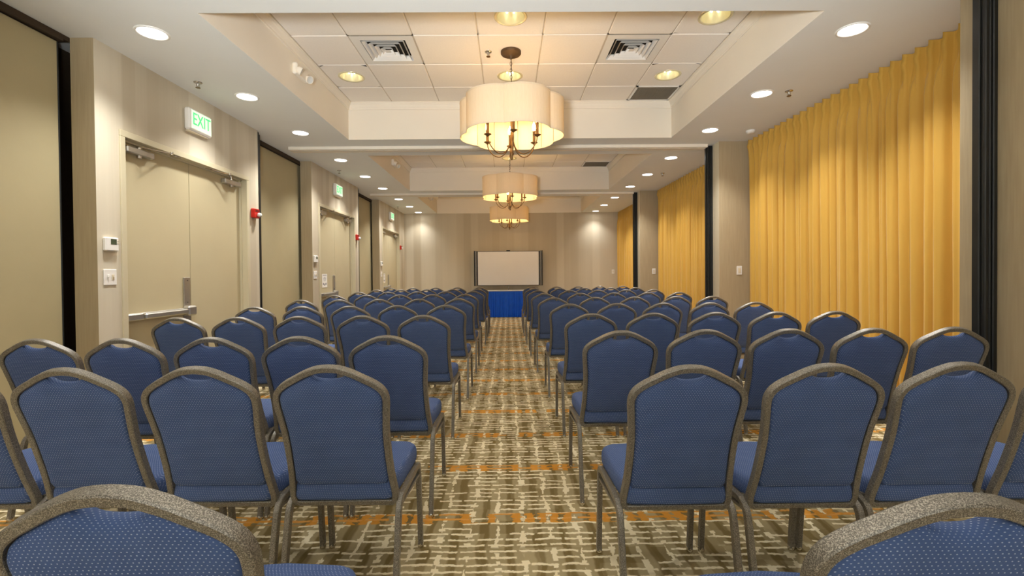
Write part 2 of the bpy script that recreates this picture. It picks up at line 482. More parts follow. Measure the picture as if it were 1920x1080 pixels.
# exposed grid strips in the gaps between the tiles
for k in (0, 1, 2):
    mb = MB(); a, b = rowy0[0] + P * k, min(rowy0[-1] + P * k, YB - .05); w_ = .016
    for x in colx: mb.box(x - w_, x + w_, a - w_, b + w_, ZT + .006, ZT + .03)
    for r in range(6):
        y = min(rowy0[r] + P * k, b); mb.box(colx[0] - w_, colx[-1] + w_, y - w_, y + w_, ZT + .006, ZT + .028)
    obj('ceiling_grid', mb, M['grid'], ceiling)
mb = MB(); down(TX0 - .2, TX1 + .2, T0 - P - .2, YB + .05, ZT + .24); obj('deck_above_tiles', mb, M['dark_slot'], ceiling)
mb = MB(); down(TX0, TX1, T0 - P, T1 - P, ZT); obj('tray_lid', mb, M['tile'], ceiling)
CAN_R = .128
def tile_mesh(wx, wy, hole=False):
    m = MB(); g = .010; hx, hy = wx / 2 - g, wy / 2 - g; e = .006
    if not hole:
        m.add([(-hx, -hy, 0), (-hx, hy, 0), (hx, hy, 0), (hx, -hy, 0)], [(0, 1, 2, 3)])
    else:
        n = 32; sq = []
        for i in range(n):
            t = 2 * PI * i / n; c, s = math.cos(t), math.sin(t); k = min(hx / max(abs(c), 1e-6), hy / max(abs(s), 1e-6))
            sq.append((c * k, s * k, 0))
        ci = [(CAN_R * math.cos(2 * PI * i / n), CAN_R * math.sin(2 * PI * i / n), 0) for i in range(n)]
        m.add(sq + ci, [((i + 1) % n, i, n + i, n + (i + 1) % n) for i in range(n)])
    m.add([(-hx, -hy, 0), (-hx, hy, 0), (hx, hy, 0), (hx, -hy, 0), (-hx - e, -hy - e, .007), (-hx - e, hy + e, .007), (hx + e, hy + e, .007), (hx + e, -hy - e, .007)],
          [(0, 4, 5, 1), (1, 5, 6, 2), (2, 6, 7, 3), (3, 7, 4, 0)])
    return m.mesh('ceiling_tile', M['tile'])
tile_cache = {}
special = {}
for k in (0, 1, 2):
    for (c, r) in ((3, 1), (3, 3), (6, 1), (6, 3), (0, 3)): special[(k, c, r)] = 'can'
    special[(k, 1, 2)] = special[(k, 5, 2)] = 'diffuser'
    special[(k, 6, 4)] = 'grille'
for key in ((1, 6, 1), (1, 0, 3), (1, 6, 3), (2, 6, 1), (2, 0, 3), (2, 6, 3), (2, 3, 1), (1, 3, 1), (2, 3, 3), (1, 1, 2), (1, 5, 2), (2, 1, 2), (2, 5, 2)): special.pop(key)
cells = []
for k in (0, 1, 2):
    for r in range(5):
        ya, yb = rowy0[r] + P * k, min(rowy0[r + 1] + P * k, YB - .05)
        for c in range(7):
            xa, xb = colx[c], colx[c + 1]; sp = special.get((k, c, r))
            if sp: cells.append((sp, k, (xa + xb) / 2, (ya + yb) / 2, xb - xa, yb - ya))
            if sp in ('diffuser', 'grille'): continue
            key = (round(xb - xa, 3), round(yb - ya, 3), sp == 'can')
            if key not in tile_cache: tile_cache[key] = tile_mesh(*key)
            obj('ceiling_tile', tile_cache[key], None, ceiling, ((xa + xb) / 2, (ya + yb) / 2, ZT))

# walls -------------------------------------------------------------
mb = MB(); WT = .17; XK = -3.42
DY0, DY1, DZ = 3.655, 5.455, 2.392      # outer edge of the first door frame
def pier_left(y0, y1, dy0, dy1):
    f = lambda ya, yb, za, zb: mb.quad((XL, ya, za), (XL, yb, za), (XL, yb, zb), (XL, ya, zb), 0)
    if dy0 is None: f(y0, y1, 0, ZS)
    else:
        f(y0, dy0, 0, ZS); f(dy1, y1, 0, ZS); f(dy0, dy1, DZ, ZS)
    mb.quad((XL - WT, y0, 0), (XL, y0, 0), (XL, y0, ZS), (XL - WT, y0, ZS), 1)  # left pier returns: the darker tan stands for shade on them
    mb.quad((XL, y1, 0), (XL - WT, y1, 0), (XL - WT, y1, ZS), (XL, y1, ZS), 1)
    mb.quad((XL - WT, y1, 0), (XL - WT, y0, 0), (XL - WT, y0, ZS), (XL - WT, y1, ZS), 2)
doors_y = [(DY0, DY1), (DY0 + P + .035, DY1 + P), (DY0 + 2 * P + .02, DY1 + 2 * P)]
pier_left(YF, PL1 - P, None, None)
for k in range(3):
    pier_left(PL0 + P * k, PL1 + P * k if k < 2 else YB, *doors_y[k])
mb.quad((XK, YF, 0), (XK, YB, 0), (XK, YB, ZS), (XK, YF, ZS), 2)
obj('wall_left', mb, [M['paper_y'], M['tan_shade_paper'], M['pocket']], label='left wall in striped beige wallpaper with recessed bays and three double doors', cat='wall', kind='structure')

mb = MB()
mb.quad((X0, YB, 0), (X1, YB, 0), (X1, YB, ZS + .001), (X0, YB, ZS + .001), 0)
mb.quad((TX0 - .01, YB, ZS), (TX1 + .01, YB, ZS), (TX1 + .01, YB, ZT + .03), (TX0 - .01, YB, ZT + .03), 1)
obj('wall_back', mb, [M['paper_x'], M['fascia']], label='far end wall in softly striped beige wallpaper behind the screen', cat='wall', kind='structure')
mb = MB(); mb.quad((X1, YF, 0), (X0, YF, 0), (X0, YF, ZS), (X1, YF, ZS))
obj('wall_front', mb, M['soffit'], label='plain white wall behind the camera', cat='wall', kind='structure')
mb = MB(); XW = 3.47
mb.quad((XW, YB, 0), (XW, YF, 0), (XW, YF, ZS), (XW, YB, ZS), 0)
for k in (-1, 0, 1):
    a, b = PR0 + P * k, PR1 + P * k
    mb.quad((XR, a, 0), (XW, a, 0), (XW, a, ZS), (XR, a, ZS), 0)
    mb.quad((XR, b, 0), (XR, a, 0), (XR, a, ZS), (XR, b, ZS), 0 if k < 0 else 1)  # farther piers' inner faces take cream to stand for light on them
    mb.quad((XW, b, 0), (XR, b, 0), (XR, b, ZS), (XW, b, ZS), 0)
obj('wall_right', mb, [M['tan_shade_paper'], M['cream_trim']], label='right wall with tan papered piers between the curtained bays', cat='wall', kind='structure')

n_trim = 4
# black partition jambs on the right piers and at the end of each left pier
for k, lab in ((-1, 'nearest'), (0, 'second'), (1, 'third')):
    yc = 6.495 + P * k; mb = MB()
    mb.bbox(XR - .078, XR + .01, yc - .030, yc + .040, 0.005, ZS - .006, .004)
    mb.bbox(XR - .080, XR - .056, yc - .044, yc - .028, 0.005, ZS - .012, .005)
    mb.bbox(XR - .048, XR - .036, yc - .038, yc - .028, 0.005, ZS - .012, .004)
    mb.bbox(XR - .030, XR - .002, yc - .042, yc - .028, 0.005, ZS - .012, .005)
    mb.bbox(XR - .090, XR - .076, yc - .016, yc + .026, 0.005, ZS - .012, .005)
    obj('trim_%d' % n_trim, mb, M['rubber'], label='black ribbed partition jamb on the %s right-hand pier' % lab, cat='jamb', kind='structure'); n_trim += 1
for k, lab in ((0, 'first'), (1, 'second')):
    y = PL1 + P * k; mb = MB()
    mb.bbox(XL - .16, XL - .004, y + .001, y + .045, .005, ZS - .006, .006)
    mb.bbox(XL - .060, XL - .010, y + .045, y + .085, .005, ZS - .02, .012)
    mb.bbox(XL - .130, XL - .080, y + .045, y + .085, .005, ZS - .02, .012)
    obj('trim_%d' % n_trim, mb, M['rubber'], label='black jamb at the far edge of the %s left wall pier' % lab, cat='jamb', kind='structure'); n_trim += 1
# ceiling tracks of the folding partitions
for k, lab in ((0, 'nearer'), (1, 'farther')):
    yc = 6.48 + P * k; mb = MB()
    mb.bbox(XL + .03, XR - .092, yc - .085, yc + .085, ZS - .040, ZS + .01, .004)
    mb.box(XL + .03, XR - .10, yc - .018, yc + .018, ZS - .044, ZS - .036, 1)
    obj('trim_%d' % n_trim, mb, [M['fascia'], M['grid']], label='white partition track across the ceiling, the %s one' % lab, cat='track', kind='structure'); n_trim += 1
# tan partition panels parked in the recesses of the left wall
recess = [(PL1 - P + .02, 3.395), (PL1 + .10, PL0 + P + .25), (PL1 + P + .10, PL0 + 2 * P + .25)]
where = ['at the left edge of the photo', 'between the first and second double doors', 'between the second and third double doors']
for k, (a, b) in enumerate(recess):
    r = empty('partition_panel', (-3.275, (a + b) / 2, 0), 'flat tan partition panel in the left wall recess ' + where[k], 'partition', 'parked partition panels')
    L = (b - a) / 2
    mb = MB(); mb.bbox(-.03, .03, -L, L, .012, ZS - .05, .004); obj('panel', mb, M['panel'], r)
    mb = MB(); mb.box(-.05, .075, -L, L + (.05 if k == 0 else 0), ZS - .035, ZS - .002); mb.box(.05, .078, -L, L, ZS - .050, ZS - .03); obj('head_track', mb, M['pocket'], r)
    mb = MB(); mb.box(-.028, .031, -L, L, .0, .013); obj('sweep_seal', mb, M['rubber'], r)
    mb = MB(); mb.bbox(-.03, .032, L, L + .012, .012, ZS - .05, .004); obj('edge_seal', mb, M['rubber'], r)

# ------------------------------------------------------------------ double doors
def make_door(k):
    a, b = doors_y[k]; cy = (a + b) / 2
    d = empty('door_%d' % (k + 1), (XL, cy, 0), 'tan metal double door with closers, %s set of doors along the left wall' % ORD[k], 'door', kind='structure')
    hw = (b - a) / 2; fw = .05; dp = .085
    mb = MB()
    for s in (-1, 1):
        y0, y1 = sorted((s * hw, s * (hw - fw)))
        mb.bbox(-.11, .012, y0, y1, 0, DZ - fw, .003)
        y0, y1 = sorted((s * (hw - fw), s * (hw - fw - .016)))
        mb.box(-dp + .012, -dp + .035, y0, y1, 0, DZ - fw)
    mb.bbox(-.11, .012, -hw, hw, DZ - fw, DZ, .003)
    mb.box(-dp + .012, -dp + .035, -hw + fw, hw - fw, DZ - fw - .016, DZ - fw)
    obj('door_frame', mb, M['frame_paint'], d)
    ow = hw - fw - .003
    for s in (-1, 1):
        y0, y1 = sorted((s * ow, s * .003))
        mb = MB(); mb.bbox(-dp - .045, -dp + .010, y0, y1, .008, DZ - fw - .003, .002)
        leaf = obj('door_leaf', mb, M['door'], d)
        # closer: body on the leaf, folded arm up to the frame head
        mb = MB(); xf = -dp + .010; yh = s * ow; q = -s
        def bx(x0, x1, ya, yb, z0, z1, bev, mi=0):
            ya, yb = sorted((ya, yb)); mb.bbox(x0, x1, ya, yb, z0, z1, bev, mi)
        bx(xf, xf + .055, yh + q * .055, yh + q * .345, 2.245, 2.298, .008)
        mb.lathe([(.017, 2.222), (.019, 2.225), (.019, 2.312), (.012, 2.316)], 14, xf + .03, yh + q * .20, True, True, mi=1)
        e = (xf + .145, yh + q * .42, 2.318)
        mb.sweep([(xf + .03, yh + q * .20, 2.316), (xf + .09, yh + q * .31, 2.318), e], (0, 0, 1), .011, .004, mi=1)
        mb.sweep([e, (xf + .08, yh + q * .50, 2.326), (xf + .06, yh + q * .60, 2.332)], (0, 0, 1), .008, .005, mi=1)
        mb.lathe([(.013, 2.308), (.013, 2.332)], 12, e[0], e[1], True, True, mi=1)
        bx(xf + .01, xf + .075, yh + q * .56, yh + q * .64, 2.331, 2.341, .002, 1)
        obj('door_closer', mb, [M['steel'], M['chrome']], leaf)
    # exit device on the near leaf
    leaf0 = [o for o in COL.objects if o.parent == d and o.name.startswith('door_leaf')][0]
    mb = MB(); xf = -dp + .010; y1 = -.012; y0 = -ow + .012
    mb.bbox(xf, xf + .022, y0, y1 - .10, .872, .932, .004)
    mb.bbox(xf + .018, xf + .062, y0 + .20, y1 - .10, .878, .926, .010)
    mb.bbox(xf, xf + .050, y0, y0 + .19, .874, .930, .008)
    mb.bbox(xf, xf + .072, y1 - .115, y1, .858, .952, .014)
    mb.bbox(xf, xf + .014, y1 - .100, y1 - .012, .945, 1.225, .004)
    mb.bbox(xf, xf + .014, y1 - .100, y1 - .012, .77, .86, .004)
    for z in (.985, 1.195): mb.xform(Matrix()) ; mb.bbox(xf + .013, xf + .018, y1 - .06, y1 - .05, z - .005, z + .005, .002, 1)
    obj('push_bar', mb, [M['steel'], M['black']], leaf0)
    if k > 0:
        mb = MB(); y0 = -.585; mb.bbox(xf + .0005, xf + .003, y0, y0 + .215, 1.02, 1.25, .0005)
        for i, (za, zb, e) in enumerate(((1.222, 1.232, .03), (1.188, 1.196, .07), (1.168, 1.174, .05), (1.150, 1.156, .05), (1.132, 1.138, .06))):
            mb.box(xf + .003, xf + .0034, y0 + e, y0 + .215 - e, za, zb, 1)
        for i in range(3): mb.box(xf + .003, xf + .0034, y0 + .03 + .055 * i, y0 + .07 + .055 * i, 1.05 + (.0 if i == 1 else .015), 1.085 + (0 if i == 1 else .015), 1)
        n_ = obj('door_notice', mb, [M['paper'], M['ink']], None, (XL, cy, 0), 'white printed notice taped to the %s double door leaf' % ORD[k], 'notice')
    return d
for k in range(3): make_door(k)

# ------------------------------------------------------------------ small fittings on the left wall
def text_mesh(s, size, depth):
    cu = bpy.data.curves.new('t', 'FONT'); cu.body = s; cu.size = size; cu.extrude = depth
    cu.align_x = 'CENTER'; cu.align_y = 'CENTER'
    o = bpy.data.objects.new('t', cu); COL.objects.link(o)
    dg = bpy.context.evaluated_depsgraph_get(); me = bpy.data.meshes.new_from_object(o.evaluated_get(dg))
    bpy.data.objects.remove(o); return me
exit_text = text_mesh('EXIT', .165, .0015)
exit_text.materials.clear(); exit_text.materials.append(M['exit_green'])
pos = [('near', 'first'), ('middle', 'second'), ('far', 'third')]
for k in range(3):
    cyE = [4.555, 8.255, 12.03][k]
    e = empty('exit_sign', (XL, cyE, 2.73), 'white exit sign with green letters above the %s double doors' % pos[k][1], 'exit sign')
    mb = MB(); mb.bbox(0, .055, -.168, .168, -.108, .100, .014); obj('housing', mb, M['white'], e)
    mb = MB(); mb.bbox(.054, .058, -.138, .150, -.088, .084, .003); obj('sign_face', mb, M['exit_face'], e)
    t = obj('lettering', exit_text, None, e, (.0592, .004, -.002)); t.rotation_euler = (PI / 2, 0, PI / 2)
    t.scale = (.78, 1.0, 1.0)
    mb = MB(); mb.bbox(0, .035, -.15, .13, -.122, -.107, .004); obj('base_strip', mb, M['cream_trim'], e)

    yt = [3.548, 7.30, 11.10][k]
    e = empty('thermostat', (XL, yt, 1.485), 'white wall thermostat with grey display beside the %s double doors' % pos[k][1], 'thermostat')
    mb = MB(); mb.bbox(0, .028, -.060, .060, -.052, .052, .007); obj('case', mb, M['white'], e)
    mb = MB(); mb.bbox(.027, .0295, -.016, .036, -.002, .040, .001); obj('display', mb, M['lcd'], e)
    mb = MB(); mb.bbox(.027, .031, .042, .052, .006, .016, .002); mb.bbox(.027, .031, .042, .052, .022, .032, .002); obj('button', mb, M['cream_trim'], e)
    e = empty('light_switch', (XL, yt, 1.235), 'white double light switch plate below the thermostat by %s double doors' % pos[k][1], 'light switch')
    mb = MB(); mb.bbox(0, .007, -.058, .058, -.060, .060, .004); obj('plate', mb, M['white'], e)
    mb = MB(); mb.bbox(.006, .018, -.030, -.018, -.004, .020, .003); obj('toggle', mb, M['white'], e)
    mb = MB(); mb.bbox(.006, .010, .010, .034, -.020, .020, .002); mb.bbox(.009, .015, .016, .028, -.004, .012, .003); obj('dimmer', mb, M['cream_trim'], e)

    ya = [5.555, 9.30, 13.04][k]
    e = empty('fire_alarm', (XL, ya, 1.975), 'red fire alarm with white strobe beyond the %s double doors' % pos[k][1], 'fire alarm')
    mb = MB(); mb.bbox(0, .046, -.060, .060, -.055, .055, .008); obj('housing', mb, M['red'], e)
    mb = MB(); mb.bbox(.044, .085, -.012, .050, -.038, .008, .014); obj('strobe', mb, M['strobe'], e)
    mb = MB()
    for i in range(4): mb.box(.0455, .0475, -.04, .04, .018 + .008 * i, .021 + .008 * i)
    obj('horn_slots', mb, M['dark_slot'], e)

def plate_y(x, y, z, lab):
    e = empty('light_switch', (x, y, z), lab, 'light switch')
    mb = MB(); mb.bbox(-.037, .037, -.007, 0, -.060, .060, .004); obj('plate', mb, M['white'], e)
    mb = MB(); mb.bbox(-.016, .016, -.010, -.006, -.033, .033, .002); obj('rocker', mb, M['cream_trim'], e)
plate_y(3.145, PR0, 1.245, 'white light switch plate on tan pier beside the nearest gold curtain')
plate_y(3.170, PR0 + P, 1.245, 'white light switch plate on the second tan pier by the middle curtain')
plate_y(3.095, YB, 1.25, 'white light switch plate on far wall by the last gold curtain')

# ------------------------------------------------------------------ ceiling fittings
def downlight():
    r = empty('downlight', (0, 0, ZS), 'x', 'downlight', 'recessed downlights along the soffits')
    mb = MB(); mb.lathe([(.108, 0), (.106, -.006), (.096, -.009), (.089, -.005), (.087, -.001)], 32); obj('trim_ring', mb, M['white'], r)
    mb = MB(); n = 32; mb.add([(.088 * math.cos(2 * PI * i / n), .088 * math.sin(2 * PI * i / n), -.003) for i in range(n)], [tuple(range(n))[::-1]])
    obj('lens', mb, M['lens'], r)
    l = bpy.data.lights.new('downlight_beam', 'SPOT'); l.energy = LENS_POWER; l.color = (1, .985, .965)
    l.spot_size = math.radians(116); l.spot_blend = 1.0; l.shadow_soft_size = .07
    b = bpy.data.objects.new('downlight_beam', l); COL.objects.link(b); b.parent = r; b.location = (0, 0, -.02)
    return r
dl = downlight(); remember(dl); first = True
for side, x in (('left', -2.55), ('right', 2.534)):
    for i in range(-3, 9):
        y = 3.3825 + [0, 1.213, 2.386][i % 3] + P * (i // 3)
        lab = 'lit round downlight in the %s soffit, ' % side + (ORD[i] + ' counting from the camera' if i >= 0 else ['overhead behind the camera', 'above the camera', 'just behind the first in view'][i + 3])
        if first: dl.location = (x, y, ZS); dl['label'] = lab; first = False
        else:
            c = copy_tree(dl, (x, y, ZS), 0, lab)
            if i == 8 or i < 0:                                   # dimmer beside the far wall and behind the camera
                for o in COL.objects:
                    if o.parent == c and o.type == 'LIGHT': o.data = o.data.copy(); o.data.energy = LENS_POWER * (.4 if i == 8 else .2)

def sprinkler(x, y, z, lab):
    e = empty('sprinkler', (x, y, z), lab, 'sprinkler')
    mb = MB(); mb.lathe([(.036, 0), (.034, -.005), (.016, -.008)], 20); obj('escutcheon', mb, M['chrome'], e)
    mb = MB(); mb.lathe([(.008, 0), (.008, -.03), (.005, -.034)], 10, cap1=True)
    mb.box(-.013, -.010, -.003, .003, -.045, -.02); mb.box(.010, .013, -.003, .003, -.045, -.02); mb.box(-.013, .013, -.003, .003, -.047, -.043)
    obj('sprinkler_head', mb, M['steel'], e)
    mb = MB(); mb.lathe([(.020, -.050), (.020, -.047)], 16, cap0=True, cap1=True); obj('deflector', mb, M['bronze'], e)
sprinkler(-.178, 4.69, ZT, 'small ceiling sprinkler left of the nearest chandelier canopy')
sprinkler(-2.80, 4.25, ZS, 'ceiling sprinkler in the left soffit above the first exit sign')
sprinkler(2.767, 4.53, ZS, 'ceiling sprinkler in the right soffit above the nearest curtain')
sprinkler(-2.836, 7.87, ZS, 'ceiling sprinkler in the left soffit near the second exit sign')
sprinkler(2.776, 8.27, ZS, 'ceiling sprinkler in the right soffit above the middle curtain')
sprinkler(-2.85, 12.1, ZS, 'ceiling sprinkler in the left soffit near the third exit sign')
mb = MB(); mb.lathe([(.055, ZS), (.055, ZS - .012), (.045, ZS - .032), (.02, ZS - .036)][::-1], 24, 3.06, 5.80, cap0=True)
obj('ceiling_detector', mb, M['white'], label='small white round detector on right soffit beside the nearest curtain', cat='detector')

cn = {'can': 0}
for sp, k, x, y, wx, wy in cells:
    pl = ['nearest', 'middle', 'farthest'][k]
    if sp == 'can':
        nm = ['centre front of the nearest tray', 'right front of the nearest tray', 'left rear of the nearest tray', 'centre rear of the nearest tray', 'right rear of the nearest tray', 'centre of the middle tray'][cn['can']]; cn['can'] += 1
        e = empty('can_light', (x, y, ZT), 'gold reflector can light in tiles, ' + nm, 'can light', 'can lights in the trays')
        mb = MB(); mb.lathe([(.120, .0), (.124, -.004), (.140, -.006), (.146, -.001), (.146, .002)][::-1], 36); obj('trim_ring', mb, M['gold_reflector'], e)
        mb = MB(); mb.lathe([(.121, .0), (.112, .05), (.090, .11), (.060, .15)], 36, cap1=True)
        obj('reflector', mb, M['gold_reflector'], e)
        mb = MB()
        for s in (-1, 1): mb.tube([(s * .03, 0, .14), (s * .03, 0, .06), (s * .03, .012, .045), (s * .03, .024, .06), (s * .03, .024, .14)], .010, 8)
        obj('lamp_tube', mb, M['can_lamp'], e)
    elif sp == 'diffuser':
        side = 'left' if x < 0 else 'right'
        e = empty('air_diffuser', (x, y, ZT), 'white square louvred air diffuser to the %s of the nearest chandelier' % side, 'air vent', 'square air diffusers')
        hx, hy = wx / 2 - .008, wy / 2 - .008; c = .215
        mb = MB()
        o_ = [(-hx, -hy), (-hx, hy), (hx, hy), (hx, -hy)]; i_ = [(-c, -c), (-c, c), (c, c), (c, -c)]
        for j in range(4):
            q = (j + 1) % 4
            mb.quad((*o_[j], 0), (*o_[q], 0), (*i_[q], -.001), (*i_[j], -.001))
            mb.quad((*i_[j], -.001), (*i_[q], -.001), (*i_[q], .055), (*i_[j], .055))
        obj('flange', mb, M['white'], e)
        mb = MB(); mb.quad((-c, -c, .055), (-c, c, .055), (c, c, .055), (c, -c, .055)); obj('duct', mb, M['dark_slot'], e)
        for j in range(4):
            ro = c - .012 - j * .048; ri = ro - .027
            mb = MB()
            O = [(-ro, -ro), (-ro, ro), (ro, ro), (ro, -ro)]; I = [(-ri, -ri), (-ri, ri), (ri, ri), (ri, -ri)]
            for a in range(4):
                b = (a + 1) % 4
                mb.quad((*O[a], -.008), (*O[b], -.008), (*I[b], .024), (*I[a], .024))
                mb.quad((*O[b], -.006), (*O[a], -.006), (*I[a], .026), (*I[b], .026))
            obj('louvre', mb, M['white'], e)
        r = .026
        mb = MB(); mb.add([(-r, -r, -.004), (-r, r, -.004), (r, r, -.004), (r, -r, -.004), (0, 0, .01)], [(0, 1, 2, 3), (0, 4, 1), (1, 4, 2), (2, 4, 3), (3, 4, 0)]); obj('centre_plate', mb, M['white'], e)
    else:
        e = empty('return_grille', (x, y, ZT), 'grey egg-crate return grille in the right corner of the %s ceiling tray' % pl, 'air vent', 'egg-crate return grilles')
        hx, hy = wx / 2 - .01, wy / 2 - .006; mb = MB()
        for (xa, xb, ya, yb) in ((-hx, hx, -hy, -hy + .022), (-hx, hx, hy - .022, hy), (-hx, -hx + .022, -hy, hy), (hx - .022, hx, -hy, hy)): mb.box(xa, xb, ya, yb, -.004, .012)
        obj('grille_frame', mb, M['white'], e)
        mb = MB(); s = .0185
        nx = int((2 * hx - .044) / s); ny = int((2 * hy - .044) / s)
        for i in range(nx + 1): xx = -hx + .022 + i * (2 * hx - .044) / nx; mb.box(xx - .0025, xx + .0025, -hy + .02, hy - .02, -.002, .012)
        for i in range(ny + 1): yy = -hy + .022 + i * (2 * hy - .044) / ny; mb.box(-hx + .02, hx - .02, yy - .0025, yy + .0025, -.002, .012)
        obj('egg_crate', mb, M['grille'], e, kind='stuff')
        mb = MB(); mb.quad((-hx, -hy, .03), (-hx, hy, .03), (hx, hy, .03), (hx, -hy, .03)); obj('duct', mb, M['dark_slot'], e)

# twin-head emergency lamps on the left fascia of each tray
for k in range(3):
    y = [4.62, 8.42, 12.2][k]
    e = empty('emergency_light', (TX0, y, 3.235), 'white twin-head emergency lamp on the left side of the %s tray' % ['nearest', 'middle', 'farthest'][k], 'emergency light')
    mb = MB(); mb.bbox(0, .05, -.13, .13, -.055, .055, .012); obj('battery_case', mb, M['fascia'], e)
    for s in (-1, 1):
        mb = MB(); mb.lathe([(.024, -.025), (.036, -.01), (.041, .024), (.039, .026), (.031, .016)], 20, cap0=True)
        mb.xform(Matrix.Translation((.062, s * .105, -.02)) @ Matrix.Rotation(PI / 2 + .5, 4, 'Y') @ Matrix.Rotation(s * .35, 4, 'X'))
        h = obj('lamp_head', mb, M['fascia'], e)
        mb = MB(); mb.lathe([(.001, .017), (.033, .021)], 20)
        mb.xform(Matrix.Translation((.062, s * .105, -.02)) @ Matrix.Rotation(PI / 2 + .5, 4, 'Y') @ Matrix.Rotation(s * .35, 4, 'X'))
        obj('lamp_glass', mb, M['strobe'], h)

# ------------------------------------------------------------------ chandeliers
def make_chandelier(idx, y, crease_deg, arm_deg):
    r = empty('chandelier', (.05, y, 0), '%s chandelier: scalloped cream drum shade over bronze candle arms' % ['nearest and largest', 'middle', 'farthest'][idx], 'chandelier', 'scalloped drum chandeliers')
    mb = MB(); mb.lathe([(.012, ZT - .075), (.020, ZT - .055), (.030, ZT - .034), (.096, ZT - .030), (.102, ZT - .022), (.102, ZT)], 32, cap0=True); obj('canopy', mb, M['dark_bronze'], r)
    # chain
    mb = MB(); z = ZT - .070; i = 0
    while z > 2.96:
        pts = []
        for t in range(13):
            a = 2 * PI * t / 12; px, pz = .0095 * math.cos(a), .021 * math.sin(a)
            pts.append((px if i % 2 else 0, 0 if i % 2 else px, z - .018 + pz))
        mb.tube(pts, .0028, 5); z -= .034; i += 1
    mb.tube([(.004, .004, ZT - .06), (.006, -.004, ZT - .25), (-.004, .005, 2.94)], .002, 5)
    obj('chain', mb, M['dark_bronze'], r)
    # stem with turned knops
    mb = MB(); mb.lathe([(.002, 2.375), (.010, 2.385), (.013, 2.398), (.008, 2.412), (.018, 2.430), (.022, 2.445), (.016, 2.462), (.010, 2.475), (.009, 2.60), (.016, 2.615), (.018, 2.63), (.010, 2.645), (.008, 2.93), (.016, 2.94), (.006, 2.965)], 16, cap0=True, cap1=True)
    obj('stem', mb, M['bronze'], r)
    # shade: six lobes
    Z0, Z1, c, rad, RC = 2.612, 2.952, .230, .295, .4707
    pts = []; K = 14
    a0 = math.acos((RC ** 2 + c * c - rad * rad) / (2 * RC * c))
    for l in range(6):
        th = math.radians(crease_deg + 30 + 60 * l)
        half = PI - math.acos((c * c + rad * rad - RC ** 2) / (2 * c * rad))
        for j in range(K):
            ph = -half + 2 * half * j / K
            u, v = c + rad * math.cos(ph), rad * math.sin(ph)
            ang = th + math.atan2(v, u); rr = math.hypot(u, v)
            pts.append((rr * math.sin(ang), -rr * math.cos(ang)))
    n = len(pts); mb = MB(); zs = [Z0, Z0 + .12, Z0 + .24, Z1]
    vs = []; fs = []
    for z in zs: vs += [(x, y_, z) for x, y_ in pts]
    for q in range(3):
        for j in range(n):
            if j % K == 0: pass
            m = (j + 1) % n; fs.append((q * n + j, q * n + m, (q + 1) * n + m, (q + 1) * n + j))
    mb.add(vs, fs, False)
    sh = obj('shade', mb, M['shade'], r)
    for z in (Z0, Z1):
        mb = MB(); mb.sweep([(x, y_, z) for x, y_ in pts], (0, 0, 1), .0025, .007, True); obj('shade_rim', mb, M['shade'], sh)
    for l in range(6):
        for e_ in (0, 30):
            th = math.radians(crease_deg + e_ + 60 * l); R_ = RC - .002 if e_ == 0 else .5225
            mb = MB(); mb.tube([(R_ * math.sin(th), -R_ * math.cos(th), Z0), (R_ * math.sin(th), -R_ * math.cos(th), Z1)], .0022, 5); obj('shade_wire', mb, M['bronze'], sh)
        th = math.radians(crease_deg + 60 * l)
        mb = MB(); mb.tube([(0, 0, 2.945), (RC * math.sin(th), -RC * math.cos(th), 2.945)], .003, 6); obj('shade_spoke', mb, M['bronze'], sh)
    path = catmull([(.010, 2.66), (.020, 2.56), (.055, 2.475), (.115, 2.428), (.175, 2.432), (.235, 2.475), (.272, 2.535), (.280, 2.580)], 5)
    for l in range(6):
        th = math.radians(arm_deg + 60 * l); dx, dy = math.sin(th), -math.cos(th)
        mb = MB(); mb.tube([(p[0] * dx, p[0] * dy, p[1]) for p in path], .0052, 8); arm = obj('arm', mb, M['bronze'], r)
        cx, cy = .280 * dx, .280 * dy
        mb = MB(); mb.lathe([(.004, 2.568), (.012, 2.578), (.036, 2.592), (.037, 2.596), (.016, 2.596), (.013, 2.602)], 18, cx, cy); obj('candle_cup', mb, M['bronze'], arm)
        mb = MB(); mb.lathe([(.0145, 2.597), (.0145, 2.70), (.016, 2.702), (.016, 2.712)], 14, cx, cy, cap1=True); obj('candle_sleeve', mb, M['bronze'], arm)
        mb = MB(); mb.lathe([(.008, 2.712), (.015, 2.728), (.0185, 2.748), (.015, 2.772), (.007, 2.795), (.001, 2.806)], 10, cx, cy); obj('bulb', mb, M['bulb'], arm)
make_chandelier(0, 4.687, -9, 3)
make_chandelier(1, 4.687 + P, -30, 8)
make_chandelier(2, 4.687 + 2 * P, -40, -12)

